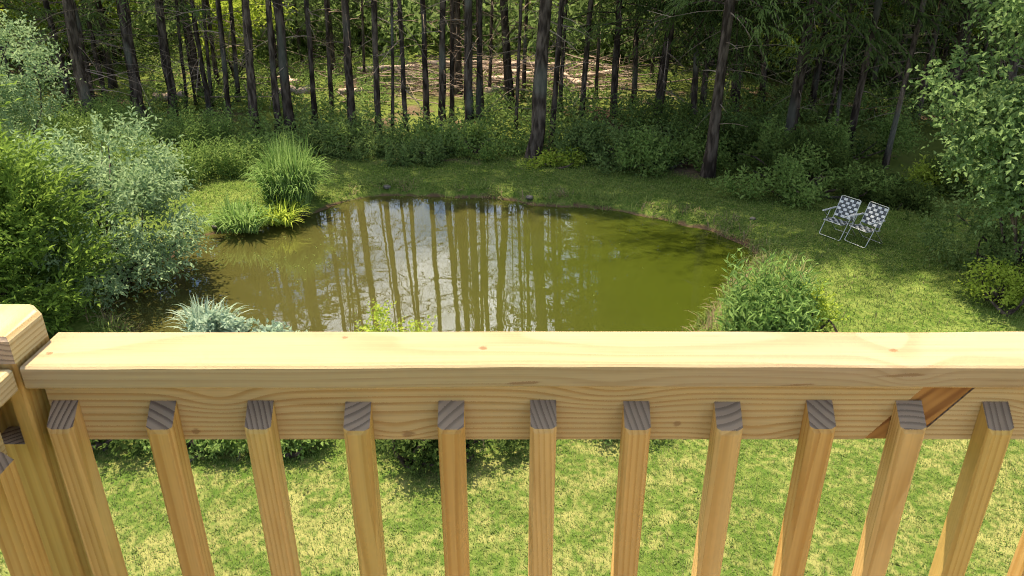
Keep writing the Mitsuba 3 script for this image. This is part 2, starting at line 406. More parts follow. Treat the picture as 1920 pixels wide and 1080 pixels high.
def wavy_cap():
    """The top board: a chamfered plank whose front arris wavers a little, as a sawn board's does."""
    n = 90
    x = np.linspace(-0.757, 1.65, n)
    w = lambda s, a: a * (meshkit.fbm(np.stack([x * 3.1, 0 * x, 0 * x + s], 1), 3, int(s)) - 0.5)  # noqa: E731
    yf, yb = 1.024 + w(1, 0.012), 1.139 + w(2, 0.004)
    zt, zb, c = z_cap + w(3, 0.003), z_cap - 0.041 + w(4, 0.003), 0.004
    ring = [(yf + c, zt), (yf, zt - c * 0.7), (yf, zb + c), (yf + c, zb), (yb - c, zb), (yb, zb + c), (yb, zt - c), (yb - c, zt)]
    V = np.stack([np.stack([x, a, b], 1) for a, b in ring], 1).reshape(-1, 3)
    i, j = np.meshgrid(np.arange(n - 1), np.arange(8), indexing='ij')
    q = np.stack([i * 8 + j, i * 8 + (j + 1) % 8, (i + 1) * 8 + (j + 1) % 8, (i + 1) * 8 + j], -1).reshape(-1, 4)[:, ::-1]
    f = np.vstack([q[:, [0, 1, 2]], q[:, [0, 2, 3]]])
    f = np.vstack([f, [(0, k + 1, k) for k in range(1, 7)], [((n - 1) * 8, (n - 1) * 8 + k, (n - 1) * 8 + k + 1) for k in range(1, 7)]])
    m = trimesh.Trimesh(V, f, process=False)
    m.fix_normals()
    return m


put(rail + '__cap_board', wood_ply(wavy_cap(), 0.117, 0), s=1)
YB, ZB0, ZB1 = 1.050, C - 0.776, z_cap - 0.0425
# the rail board under the cap is spliced on the slant: a left board, a right board, and between them the bared slanting face of the joint
SPL = lambda x, z0, z1: [(x, z0), (x + 0.083, z1)]  # noqa: E731


def slanted(x0b, x0t, x1b, x1t, y0, y1, seed, bsdf='wood'):
    pts = [(x, y, z) for y in (y0, y1) for x, z in ((x0b, ZB0), (x0t, ZB1), (x1b, ZB0), (x1t, ZB1))]
    return wood_ply(trimesh.convex.convex_hull(np.array(pts)), seed, 0, bsdf)


put(rail + '__rail_board', slanted(-0.748, -0.748, 0.582, 0.668, YB, YB + 0.038, 0.341), s=1)
put(rail + '__rail_board_001', slanted(0.665, 0.751, 1.62, 1.62, YB, YB + 0.038, 0.58), s=1)
put(rail + '__splice_face', slanted(0.5835, 0.6695, 0.6635, 0.7495, YB + 0.002, YB + 0.036, 0.7, 'splice_wood'), s=1)
labels[rail + '__splice_face'] = {'label': 'reddish slanting face bared at the board joint'}
labels[rail + '__cap_board'] = {'label': 'pale sunlit top board of the railing'}


def baluster(xc, seed, w=0.042, top=(C - 0.7), run=0.0):
    """A square baluster, its head cut at 45 degrees and its long edges eased; the lower end stands on the deck's rim."""
    c, y0, y1 = 0.0062, YB - 0.0375, YB - 0.0005
    prof = [(-w / 2 + c, y0), (w / 2 - c, y0), (w / 2, y0 + c), (w / 2, y1), (-w / 2, y1), (-w / 2, y0 + c)]
    pts = [(xc + x, y, C - 1.78) for x, y in prof] + [(xc + x * (1 if y > y0 + 0.001 else 0.96), y, top - (y1 - y) * 0.95 - (0.004 if y < y0 + 0.001 else 0)) for x, y in prof] + [(xc + x * 0.9, y0 + 0.003, top - (y1 - y0 - 0.003) * 0.95) for x in (-w / 2 + c, w / 2 - c)]
    return wood_ply(trimesh.convex.convex_hull(np.array(pts)), seed, 2)


BPX = [112, 298, 483, 668, 845, 1019, 1196, 1369, 1543, 1713, 1878, 2046]
brng = np.random.default_rng(21)
for i, px in enumerate(BPX):
    put(rail + '__baluster' + (f'_{i:03d}' if i else ''), baluster((px - 960) / 1450 * 1.232, 0.03 + 0.077 * i, top=C - 0.7 + brng.uniform(-0.002, 0.002)), s=1)


def post_mesh():
    x0, x1, y0, y1 = -0.880, -0.766, 1.026, 1.141
    body = trimesh.convex.convex_hull(np.array([(x, y, z) for z in (C - 1.9, z_cap + 0.004) for x, y in [(x0, y0), (x1 - 0.004, y0), (x1, y0 + 0.004), (x1, y1 - 0.02), (x1 - 0.02, y1), (x0, y1)]]))
    notch = trimesh.creation.box(bounds=[(-0.846, 1.0, C - 0.768), (-0.790, 1.075, C - 0.655)])   # cut for the side rail
    return trimesh.boolean.difference([body, notch], engine='manifold')


put(rail + '__post', wood_ply(post_mesh(), 0.62, 2), s=1)
hx0, hx1, hy0, hy1 = -0.8835, -0.762, 1.0225, 1.1445
top = [(x, y, z) for z, g in ((z_cap + 0.005, 0.0), (z_cap + 0.044, 0.0), (z_cap + 0.050, 0.006)) for x, y in
       [(hx0 + g, hy0 + g), (hx1 - g, hy0 + g), (hx1 - g, hy1 - 0.03 - g * 0.4), (hx1 - 0.03 - g * 0.4, hy1 - g), (hx0 + g, hy1 - g)]]
put(rail + '__post_head', wood_ply(trimesh.convex.convex_hull(np.array(top)), 0.21, 1), s=1)
# the railing turns the corner at the post and comes back towards the house on the left
put(rail + '__cap_board_001', chamfered(-0.880, -0.765, -0.6, 1.019, z_cap - 0.041, z_cap, 0.004, 0.45, 1), s=1)
put(rail + '__rail_board_002', chamfered(-0.828, -0.790, -0.6, 0.985, ZB0, ZB1, 0.002, 0.66, 1), s=1)
for i, yc in enumerate((0.925, 0.77, 0.62)):
    b = trimesh.convex.convex_hull(np.array([(x, yc + dy, z) for dy in (-0.019, 0.019) for x, z in ((-0.7895, C - 1.78), (-0.752, C - 1.78), (-0.7895, C - 0.70), (-0.752, C - 0.735))]))
    put(rail + f'__baluster_{len(BPX) + i:03d}', wood_ply(b, 0.13 + 0.21 * i, 2), s=1)
# the deck under the camera, out of the frame below: boards and a rim joist
for i, y in enumerate(np.arange(-2.6, 0.95, 0.145)):
    put('deck__plank' + (f'_{i:03d}' if i else ''), chamfered(-0.75, 3.6, y, y + 0.139, C - 1.58, C - 1.55, 0.003, 0.05 + 0.037 * i, 0), s=1)
put('deck__rim_joist', chamfered(-0.95, 3.6, 1.0505, 1.088, C - 1.83, C - 1.59, 0.003, 0.77, 0), s=1)
labels['deck'] = {'label': 'new pine deck behind the railing', 'category': 'deck', 'kind': 'structure'}

# ------------------------------------------------------------------ trees of the wood
def trunk_variant(seed):
    rng = np.random.default_rng(seed)
    n, sides = 20, 10
    z = np.concatenate([[-0.02], np.linspace(0.0, 1, n - 1) ** 1.25])
    wob = np.cumsum(rng.normal(size=(n, 2)) * 0.16, 0) * (z[:, None] > 0.02)
    r = (1 - 0.72 * np.clip(z, 0, 1) ** 0.9) * (1 + 0.35 * np.exp(-np.clip(z, 0, 1) / 0.012))
    V, F, uv = tube(np.stack([wob[:, 0], wob[:, 1], z * 1], 1) * [1, 1, 1], r, sides, rng.random())
    # rings must stay level: rebuild them round the axis
    ang = np.arange(sides) * 2 * np.pi / sides
    ring = np.stack([np.cos(ang), np.sin(ang)], 1)[None] * r[:, None, None] * (1 + 0.10 * rng.normal(size=(n, sides)))[..., None] + wob[:, None]
    V[:n * sides, :2] = ring.reshape(-1, 2); V[:n * sides, 2] = np.repeat(z, sides)
    V[-2], V[-1] = [wob[0, 0], wob[0, 1], z[0]], [wob[-1, 0], wob[-1, 1], z[-1]]
    m = trimesh.Trimesh(V, F, process=False); m.fix_normals()
    return mikit.ply(m, 'bark', smooth=True, uv=uv)


def twig_variant(seed, z0=0.8, z1=9.0, n=60, lmax=1.3):
    """Dead snapped side branches of a trunk about 10 cm thick."""
    rng = np.random.default_rng(seed); mb = MB()
    for _ in range(n):
        z = z0 + (z1 - z0) * rng.random() ** 0.8
        az, L = rng.random() * 6.28, lmax * (0.2 + 0.8 * rng.random() ** 1.5)
        o = np.array([math.cos(az), math.sin(az), 0])
        sl = rng.normal() * 0.25 + 0.05
        t = np.linspace(0, 1, 4)[:, None]
        p = np.array([0, 0, z]) + o * (0.03 + L * t) + np.array([0, 0, 1]) * (sl * L * t - 0.22 * L * t * t) + rng.normal(size=3) * 0.08 * t * L
        r0 = rng.uniform(0.006, 0.015)
        mb.add(*tube(p, np.linspace(r0, 0.003, 4), 3, rng.random()))
        if rng.random() < 0.5:
            q = p[2]; dd = o * 0.35 + rng.normal(size=3) * 0.3
            mb.add(*tube([q, q + dd * L * 0.6], [0.005, 0.002], 3, rng.random()))
    return mb.ply('deadwood')


def crown_variant(seed, k, h, rad, nb, m, spray, sw, droop, base_r=0.75, slope=0.15, sag=0.25, u=None):
    """A conifer crown of height h: branches with flat sprays of needles, drooping or lifting."""
    rng = np.random.default_rng(seed); fol, wood = MB(), MB()
    z = h * (np.arange(nb) + rng.random(nb)) / nb * 0.97
    f = z / h
    prof = np.where(f < 0.25, base_r + (1 - base_r) * f / 0.25, 1 - ((f - 0.25) / 0.75) ** 1.3 * 0.93)
    L = rad * prof * (0.6 + 0.55 * rng.random(nb)); az = rng.random(nb) * 6.28
    el = slope + 0.5 * f + rng.normal(size=nb) * 0.15
    D = np.stack([np.cos(az) * np.cos(el), np.sin(az) * np.cos(el), np.sin(el)], 1)
    B = np.stack([0 * z, 0 * z, z], 1)
    fol.add(*shoots(B + D * 0.1, D, L, m, spray, sw, k, rng, ang=0.75, sag=sag, bend=-droop, jit=0.2, planar=True, ubias=1))
    # side twigs: second row of sprays below and beside the branch
    B2 = np.repeat(B, 3, 0) + np.repeat(D * L[:, None], 3, 0) * rng.uniform(0.35, 0.8, 3 * nb)[:, None]
    B2[:, 2] -= droop * np.repeat(L, 3) * 0.35
    D2 = np.repeat(D, 3, 0) + np.cross(np.repeat(D, 3, 0), [0, 0, 1.0]) * rng.choice([-1, 1], 3 * nb)[:, None] * rng.uniform(0.5, 1, 3 * nb)[:, None]
    fol.add(*shoots(B2, D2, np.repeat(L, 3) * 0.45, max(6, m // 2), spray, sw, k, rng, ang=0.75, sag=sag, bend=-droop, jit=0.25, planar=True, ubias=1))
    for b, d, l in zip(B, D, L):
        t = np.linspace(0, 1, 4)[:, None]
        p = b + d * l * t; p[:, 2] -= droop * l * t[:, 0] ** 2
        wood.add(*tube(p, np.linspace(0.022, 0.005, 4), 3, 0.4))
    return fol.ply('leaf_matte'), wood.ply('bark')


TRUNK = [trunk_variant(s) for s in (1, 2, 3, 4, 5)]
TWIGS = [twig_variant(s, n=85) for s in (11, 12, 13, 14)]
TWIGS_LONG = [twig_variant(s, 0.6, 8.0, 130, 2.0) for s in (15, 16)]
CROWN = [crown_variant(s, 1, 9.0, 2.0, 27, 15, 0.34, 0.09, 0.15) for s in (21, 22, 23)]
SPRUCE = [crown_variant(s, 0, 14.0, 3.2, 140, 30, 0.24, 0.05, 0.32, base_r=0.9, slope=-0.05, sag=0.7) for s in (31, 32)]
LOW = [crown_variant(s, 5, 4.5, 2.4, 22, 30, 0.21, 0.045, 0.38, base_r=1.0, slope=0.0, sag=0.7) for s in (41, 42)]


def tree(label, x, y, r, lean, h, cb, group=None, crown='pine', seed=0, twigs=0, low=None, name='pine_tree', lean_y=0.0):
    t = thing(name, label, 'tree', group)
    rng = np.random.default_rng(1000 + seed)
    z = float(ground_z(np.array([x]), np.array([y]))[0])
    at = T().translate([x, y, z]).rotate([0, 1, 0], math.degrees(math.atan(lean))).rotate([1, 0, 0], math.degrees(lean_y))
    put(t + '__trunk', TRUNK[seed % 5], at @ T().rotate([0, 0, 1], rng.random() * 360).scale([r, r, h]))
    tw = (TWIGS_LONG[seed % 2] if twigs else TWIGS[seed % 4])
    put(t + '__dead_twigs', tw, at @ T().rotate([0, 0, 1], rng.random() * 360))
    labels[t + '__dead_twigs'] = {'kind': 'stuff'}
    if crown:
        fol, wd = (SPRUCE[seed % 2] if crown == 'spruce' else CROWN[seed % 3])
        hh = (h - cb + 0.6) / (14.0 if crown == 'spruce' else 9.0)
        s = min(max(hh, 0.7), 1.15) if crown != 'spruce' else min(max(hh, 0.75), 1.0)
        m = at @ T().translate([0, 0, cb]).rotate([0, 0, 1], rng.random() * 360).scale([s, s, hh])
        put(t + '__crown', fol, m); put(t + '__crown__branches', wd, m)
        labels[t + '__crown__branches'] = {'kind': 'stuff'}; labels[t + '__crown'] = {'kind': 'stuff'}
    if low:
        fol, wd = LOW[seed % 2]
        m = at @ T().translate([0, 0, low[0]]).rotate([0, 0, 1], rng.random() * 360).scale([low[1], low[1], low[2] if len(low) > 2 else 1.0])
        put(t + '__lower_boughs', fol, m); labels[t + '__lower_boughs'] = {'kind': 'stuff'}
        put(t + '__lower_boughs__branches', wd, m); labels[t + '__lower_boughs__branches'] = {'kind': 'stuff'}
    return t


def crown_base(x, y, low=3.5):
    """Crowns start high over the gap in the wood, lower beside it."""
    a, w = x / y, 2.0 / y
    if a + w > -0.205 and a - w < -0.085: return max(low, y * 0.60 - 3.6)
    if a + 0.3 * w > -0.035 and a - 0.3 * w < 0.005: return max(low, y * 0.46 - 3.8)
    return low


THIN = 'thin bare conifer trunk standing among the crowd of trunks beyond the pond'
G_THIN = 'thin bare trunks at the edge of the wood'
MAIN = [  # x, y, radius, lean, label (None: one of the thin ones), crown base, extras
    (-9.42, 17.22, 0.158, 0.045, 'thick purplish grey pine trunk, second from the left edge, rising behind the pale shrubs', 4.0, dict(twigs=1)),
    (-8.70, 18.15, 0.159, 0.06, 'thick pine with dark reddish brown base at the left end of the wood', 4.0, dict(twigs=1)),
    (-7.97, 18.15, 0.116, 0.05, 'greenish pine trunk just right of the thick reddish brown one', 2.9, dict(low=(2.1, 0.8))),
    (-11.08, 21.81, 0.102, 0.08, 'slim pine seen between the two thick pines on the left', 4.0, dict(twigs=1)),
    (-6.23, 16.97, 0.069, 0.06, 'slim dark pine leaning towards the pond, left of the sturdy pair by the grass clump', 4.0, {}),
    (-7.05, 20.05, 0.067, 0.07, None, 3.5, {}),
    (-5.46, 16.19, 0.105, 0.06, 'straight dark pine behind the left end of the ornamental grass', 5.0, {}),
    (-5.01, 16.36, 0.078, 0.06, 'slimmer trunk of the close pair behind the ornamental grass', 5.0, {}),
    (-4.74, 16.36, 0.117, 0.06, 'sturdier trunk of the close pair behind the ornamental grass', 5.5, {}),
    (-4.43, 17.31, 0.070, 0.038, 'slim reddish pine just right of the close pair behind the ornamental grass', 6.0, {}),
    (-4.29, 18.37, 0.062, 0.05, None, 6.0, {}),
    (-7.51, 19.42, 0.052, 0.075, None, 3.5, {}),
    (-8.07, 19.24, 0.045, 0.08, None, 3.5, {}),
    (-8.00, 19.67, 0.040, 0.012, None, 3.5, {}),
    (-3.48, 16.64, 0.102, 0.035, 'dark pine trunk with grey lower bark, first one right of the ornamental grass', 6.5, {}),
    (-2.90, 16.64, 0.079, 0.045, 'straight slim black trunk over the left end of the bright sky reflection', 8.0, {}),
    (-4.23, 22.51, 0.045, 0.05, None, 9.0, {}),
    (-2.31, 16.73, 0.057, 0.011, 'slim reddish trunk in front of the brown brush, over the sky reflection', 8.0, {}),
    (-2.58, 16.55, 0.039, 0.05, None, 8.0, {}),
    (-1.94, 17.47, 0.077, 0.014, 'straight dark trunk with a pale broken twig, over the sky reflection', 8.0, {}),
    (-1.56, 17.31, 0.088, 0.04, 'left trunk of the close dark pair before the cleared ground', 8.0, {}),
    (-1.38, 17.62, 0.060, 0.038, 'thinner right trunk of the close dark pair before the cleared ground', 8.0, {}),
    (-0.95, 16.64, 0.107, 0.03, 'sturdy bluish black trunk in the middle, left of the logs', 6.5, {}),
    (-0.74, 16.92, 0.069, 0.035, 'slimmer trunk touching the sturdy bluish black one in the middle', 6.5, {}),
    (-0.60, 20.32, 0.048, 0.045, None, 8.0, {}),
    (0.08, 16.97, 0.046, 0.035, 'slim dark trunk just left of the thick grey one', 5.5, {}),
    (0.27, 20.05, 0.060, 0.03, None, 7.0, {}),
    (0.42, 14.83, 0.148, 0.072, 'thick smooth grey trunk leaning right, nearest to the far bank of the pond', 7.5, dict(crown='spruce', h=19)),
    (0.81, 15.75, 0.065, 0.05, 'slim reddish black trunk just right of the thick grey one', 6.5, dict(crown='spruce', h=18)),
    (1.14, 18.37, 0.056, 0.028, None, 5.0, {}),
    (1.63, 18.15, 0.074, 0.05, 'reddish trunk under drooping bright green boughs, right of the logs', 3.6, dict(low=(2.5, 0.7))),
    (2.16, 20.05, 0.047, 0.01, None, 4.0, {}),
    (2.41, 18.37, 0.087, 0.003, 'dark spruce with light green hanging boughs right of the logs', 2.4, dict(crown='spruce', low=(1.9, 0.95))),
    (3.12, 16.73, 0.114, 0.06, 'brown spruce trunk with boughs hanging in front, left of the shaded thicket', 2.6, dict(crown='spruce', h=10.5, low=(2.0, 0.85))),
    (3.57, 13.60, 0.113, 0.009, 'tall greyish spruce trunk on the bank, left of the garden chairs', 3.0, dict(crown='spruce', low=(2.6, 0.6))),
    (4.07, 17.22, 0.082, -0.05, 'slim spruce behind the tall greyish trunk on the right bank', 2.6, dict(crown='spruce', h=12, low=(2.2, 0.8))),
    (6.38, 19.92, 0.080, -0.06, None, 2.6, dict(crown='spruce', low=(1.2, 0.8))),
    (5.81, 20.05, 0.047, -0.06, None, 3.0, {}),
    (5.38, 14.83, 0.112, 0.007, 'dark shaded spruce straight behind the garden chairs, left of the sunlit streaked trunk', 8.0, dict(crown='spruce', low=(2.3, 0.6))),
    (6.62, 14.95, 0.082, 0.017, 'spruce trunk with one sunlit edge, above the garden chairs', 2.8, dict(crown='spruce', low=(2.2, 0.75))),
    (6.98, 14.07, 0.058, 0.018, 'thin black leaning trunk above the sunlit grass behind the chairs', 3.2, dict(crown='spruce')),
    (9.50, 18.15, 0.086, -0.005, 'dark trunk left of the very thick black one near the leafy tree', 3.0, dict(crown='spruce', low=(2.0, 0.9))),
    (10.66, 19.06, 0.192, -0.014, 'very thick black trunk partly behind the leafy tree on the right', 3.4, dict(crown='spruce', low=(2.8, 0.8))),
    (12.77, 20.05, 0.087, -0.05, 'slim trunk showing through a gap in the leafy tree on the right', 3.5, dict(crown='spruce')),
    (6.78, 16.05, 0.044, -0.06, None, 3.0, {}),
]
for i, (x, y, r, lean, lab, cb, kw) in enumerate(MAIN):
    kw = dict(kw)
    name = 'spruce_tree' if kw.get('crown') == 'spruce' else 'pine_tree'
    h = (9.8 if x < -4.6 else 11.5 if x < -2 else 13.5 if x < 2 else 17.5) + (i * 37 % 10) * 0.3
    h = kw.pop('h', h)
    if kw.get('crown') != 'spruce': cb = max(cb, crown_base(x, y, cb))
    tree(lab or THIN, x, y, r * 0.9, lean, max(h, cb + 5), cb, None if lab else G_THIN, seed=i, name=name, **kw)

# deeper rows of the wood
frng = np.random.default_rng(77)
placed = [(m[0], m[1]) for m in MAIN]
count = 0
while count < 245:
    y = 17.8 + 40 * frng.random() ** 1.45
    x = frng.uniform(-0.72 * y - 2, 0.70 * y + 2)
    if min((x - a) ** 2 + (y - b) ** 2 for a, b in placed) < (0.5 + 0.01 * y) ** 2: continue
    in_clear = -7 < x < 5 and 19 < y < 27
    if in_clear and frng.random() < 0.6: continue
    if -0.215 < x / y < -0.075 and frng.random() < 0.93: continue
    placed.append((x, y)); count += 1
    a = x / y
    spr = a > 0.12 and frng.random() < 0.5
    cb = crown_base(x, y, 2.6 + 2.0 * frng.random() if a > 0.1 or a < -0.3 else 5.0)
    h = max((8.5 if a < -0.25 else 13) + 3 * frng.random(), cb + 4)
    tree('thin trunk in the deep rows of the wood behind the first trees', x, y, frng.uniform(0.04, 0.11), frng.normal() * 0.02, h, cb,
         'trunks deep in the wood', crown='spruce' if spr else 'pine' if (abs(a) > 0.35 and frng.random() < 0.6) or frng.random() < 0.25 else None, seed=200 + count, twigs=count % 3 == 0, low=(1.2, 0.8) if (a < -0.25 or a > 0.1) and frng.random() < 0.4 else None,
         name='spruce_tree' if spr else 'pine_tree')

for x, y, w, lab in ((-5.5, 24.5, 0.42, 'added dark spruce deep in the wood behind the ornamental grass, blocking sky in the pond reflection'), (-6.9, 26.0, 0.5, 'added dark spruce blocking reflected sky, left of the one behind the ornamental grass'), (-1.55, 26.5, 0.3, 'narrow added spruce blocking reflected sky at the back of the cleared ground')):
    t = thing('young_spruce', lab, 'tree')  # added trees that block the sky beside the gap mirrored in the pond
    at = T().translate([x, y, 0])
    put(t + '__trunk', TRUNK[1], at @ T().scale([0.06, 0.06, 8.5]))
    m = at @ T().translate([0, 0, 0.8]).scale([w, w, 0.62])
    put(t + '__crown', SPRUCE[0][0], m); put(t + '__crown__branches', SPRUCE[0][1], m)
    labels[t + '__crown'] = {'kind': 'stuff'}; labels[t + '__crown__branches'] = {'kind': 'stuff'}

# far side of the wood: a belt of mixed foliage that reads as one mass
wrng = np.random.default_rng(5)
blobs = []
for i in range(420):
    y = 27.5 + 60 * wrng.random() ** 1.5; x = wrng.uniform(-0.8 * y - 5, 0.8 * y + 5)
    hh = min(wrng.uniform(1.5, 11), 0.26 * y - 5.0)
    blobs.append((x, y, hh * 0.45, wrng.uniform(2, 4), wrng.uniform(2, 4), hh * 0.55))
fw, _ = shrub(blobs, 42000, 5, 1.1, 0.42, 0.2, 5, 6, up=0.3, clump=0.44, cscale=0.35, stems=1)
put('far_woods', fw.ply('leaf_matte'))
labels['far_woods'] = {'label': 'sunlit green foliage filling the far side of the wood', 'category': 'woods', 'kind': 'stuff'}

# ------------------------------------------------------------------ logs and brush in the clearing
lrng = np.random.default_rng(31)
LOGS = [((-2.6, 23.5), (3.0, 24.3), 0.085, 'longest pale log lying level across the cleared ground'), ((-0.6, 21.4), (2.2, 21.5), 0.09, 'pale log in front of the longest one, behind the thick grey trunk'),
        ((-0.65, 20.0), (0.15, 20.1), 0.085, 'short pale log lying in the grass, nearest of the logs'), ((-0.9, 23.6), (0.75, 22.5), 0.07, 'thin log slanting across the back of the log heap'),
        ((1.4, 21.6), (1.95, 20.7), 0.08, 'brown log slanting down to the right of the thick grey trunk'), ((1.3, 22.1), (3.0, 22.3), 0.075, 'log under the longest one on its right half'),
        ((-6.4, 21.9), (-5.7, 21.0), 0.075, 'pale log tilted between the trunks left of the clearing'), ((-5.9, 19.6), (-5.0, 19.7), 0.08, 'pale log lying low in the grass behind the ornamental grass'),
        ((-8.9, 19.5), (-8.1, 19.4), 0.085, 'dark log lying behind the low plants on the left'), ((-4.4, 19.9), (-3.8, 19.9), 0.07, 'short pale log seen between the slim trunks right of the ornamental grass'), ((-4.5, 23.0), (-2.7, 23.3), 0.07, 'pale log at the left end of the cleared ground')]
for (a, b, r, lab) in LOGS:
    t = thing('fallen_log', lab, 'log')
    za, zb = ground_z(np.array([a[0], b[0]]), np.array([a[1], b[1]])) + r * 0.9 + lrng.uniform(0.1, 0.3, 2)
    s = np.linspace(0, 1, 8)[:, None]
    p = np.array([*a, za]) * (1 - s) + np.array([*b, zb]) * s + lrng.normal(size=(8, 3)) * 0.025
    put(t, MB().add(*tube(p, np.linspace(r * 1.35, r, 8), 9, 1.35)).ply('deadwood', smooth=True))
mb = MB()
for i in range(300):
    y = lrng.uniform(18.5, 25); x = lrng.uniform(-7, 4.5)
    if lrng.random() < 0.7: y = lrng.uniform(20.5, 24); x = lrng.uniform(-3, 3.5)
    az, L = lrng.normal() * 0.7, lrng.uniform(0.5, 2.2)
    o = np.array([math.cos(az), math.sin(az), lrng.normal() * 0.15])
    z = float(lrng.uniform(0.0, 0.55))
    c = np.array([x, y, z]); mb.add(*tube([c - o * L / 2, c + o * L / 2 + lrng.normal(size=3) * 0.05], [0.018, 0.007], 4, lrng.random()))
put('brush_litter', mb.ply('deadwood')); labels['brush_litter'] = {'label': 'pale brown cut branches strewn over the cleared ground', 'category': 'brush', 'kind': 'stuff'}

# ------------------------------------------------------------------ plants
def bush(name, label, cat, x, y, blobs, n, m, L, ll, lw, k, seed, bsdf='leaf_matte', group=None, **kw):
    t = thing(name, label, cat, group)
    fol, st = shrub(blobs, n, m, L, ll, lw, k, seed, **kw)
    at = T().translate([x, y, float(ground_z(np.array([x]), np.array([y]))[0])])
    put(t + '__foliage', fol.ply(bsdf), at); labels[t + '__foliage'] = {'kind': 'stuff'}
    put(t + '__stems', st.ply('bark'), at); labels[t + '__stems'] = {'kind': 'stuff'}
    return t


# left bank: silver green shrub over the water, yellow green cypress before it
bush('silver_shrub', 'big silvery green shrub leaning over the left end of the pond', 'shrub', -5.1, 9.1,
     [(0, 0.2, 1.15, 0.85, 0.85, 0.95), (-0.55, 0.5, 1.5, 0.65, 0.6, 0.6), (0.45, 0.0, 0.9, 0.7, 0.7, 0.75), (-0.1, 0.9, 1.45, 0.8, 0.7, 0.7), (0.0, -0.5, 0.8, 0.75, 0.6, 0.7), (-0.9, 0.2, 1.2, 0.7, 0.7, 0.8)],
     1500, 9, 0.42, 0.10, 0.042, 2, 51, 'leaf_gloss', up=0.55, clump=0.475, cscale=2.2, stems=18)


def cypress(seed, blobs, n, k, spray=0.12, sw=0.05):
    rng = np.random.default_rng(seed)
    P, out = in_blobs(blobs, 2 * n, rng, shell=0.5)
    keep = (meshkit.fbm(P * 2.4, 2, seed) > 0.49) & (P[:, 2] > 0.05)
    P, out = P[keep][:n], out[keep][:n]
    D = unit(out * [1, 1, 0.4] * 0.8 + [0, 0, 0.55] + rng.normal(size=P.shape) * 0.3)
    L = 0.7 * (0.6 + 0.8 * rng.random(len(P)))
    return MB().add(*shoots(P - D * L[:, None] * 0.5, D, L, 14, spray, sw, k, rng, ang=0.65, sag=0.05, bend=-0.08, jit=0.15, planar=True, ubias=1))


t = thing('cypress', 'yellow green feathery cypress at the left edge in front of the silvery shrub', 'tree')
cb_ = [(0, 0, 0.9, 0.95, 0.9, 0.9), (0.1, 0.0, 1.6, 0.65, 0.65, 0.7), (-0.75, 0.3, 1.5, 0.75, 0.7, 1.0), (-0.6, 0.5, 2.4, 0.45, 0.45, 0.7), (0.35, -0.2, 0.6, 0.7, 0.7, 0.6)]
at = T().translate([-5.65, 7.95, 0])
put(t + '__foliage', cypress(61, cb_, 900, 3, 0.13, 0.045).ply('leaf_matte'), at); labels[t + '__foliage'] = {'kind': 'stuff'}
mb = MB()
for e in ((0.05, 0, 2.2), (-0.6, 0.4, 3.0), (-0.8, 0.2, 2.3)):
    s = np.linspace(0, 1, 6)[:, None]
    mb.add(*tube(np.array(e) * s * [1, 1, 1] + [-0.2, 0.1, -0.05] * (1 - s), np.linspace(0.05, 0.008, 6), 7, 0.5))
put(t + '__stems', mb.ply('bark'), at); labels[t + '__stems'] = {'kind': 'stuff'}

# tall pale bush and dark conifer on the far left
bush('tall_bush', 'tall pale green bush at the top left corner', 'bush', -9.1, 13.2, [(0, 0, 1.1, 1.0, 0.9, 1.1), (-0.6, 0, 2.2, 1.0, 0.9, 1.1), (0.6, 0.3, 1.9, 0.8, 0.8, 1.0), (-1.2, 0.3, 3.0, 0.9, 0.8, 0.8)],
     1300, 9, 0.5, 0.10, 0.045, 2, 71, 'leaf_gloss', up=0.5, clump=0.45)
bush('yellow_bush', 'bright yellow green bush between the cypress and the silvery shrub', 'bush', -7.0, 10.3, [(0, 0, 0.7, 0.7, 0.7, 0.8), (-0.9, 0.2, 1.1, 0.8, 0.8, 1.0), (0.8, 0.1, 0.6, 0.6, 0.6, 0.7)],
     800, 9, 0.4, 0.09, 0.04, 3, 72, up=0.7, clump=0.42)

# broadleaf tree on the right edge
t = thing('leafy_tree', 'sunlit broad leaved tree filling the right edge', 'tree')
at = T().translate([6.35, 8.6, 0])
bl = [(-0.95, 0.5, 2.55, 0.6, 0.6, 0.4), (-0.6, 0.2, 1.75, 0.7, 0.6, 0.4), (-0.1, 0, 2.0, 1.1, 1.0, 0.7), (-0.75, 0.3, 2.1, 0.7, 0.7, 0.45), (0.2, 0.1, 3.0, 1.0, 1.0, 0.7), (-0.45, 0.3, 3.5, 0.8, 0.8, 0.55), (0.5, 0, 4.3, 1.4, 1.3, 1.0), (-0.1, -0.1, 1.35, 0.75, 0.7, 0.45), (0.9, 0.4, 2.4, 1.2, 1.1, 1.6),
      (1.3, 0.8, 4.5, 1.6, 1.6, 1.3)]
fol, st = shrub(bl, 2600, 10, 0.42, 0.095, 0.062, 4, 81, up=0.2, clump=0.43, cscale=1.9, stems=12, sag=0.35, bend=-0.2)
put(t + '__crown', fol.ply('leaf_gloss'), at); labels[t + '__crown'] = {'kind': 'stuff'}
mb = MB().join([tube(np.array([(0.35, -0.1, -0.05), (0.3, -0.05, 1.0), (0.35, 0, 2.2), (0.6, 0.1, 3.6), (0.7, 0.2, 5.0)]), [0.10, 0.08, 0.065, 0.045, 0.02], 9, 0.9)])
put(t + '__trunk', mb.ply('bark', smooth=True), at)
put(t + '__branches', st.ply('bark'), at); labels[t + '__branches'] = {'kind': 'stuff'}
bush('low_bush', 'low yellowish bush in the lawn corner under the leafy tree', 'bush', 5.75, 8.35, [(0, 0, 0.3, 0.35, 0.3, 0.28), (0.4, -0.15, 0.35, 0.4, 0.35, 0.35)], 240, 8, 0.25, 0.06, 0.032, 12, 83, up=0.6)
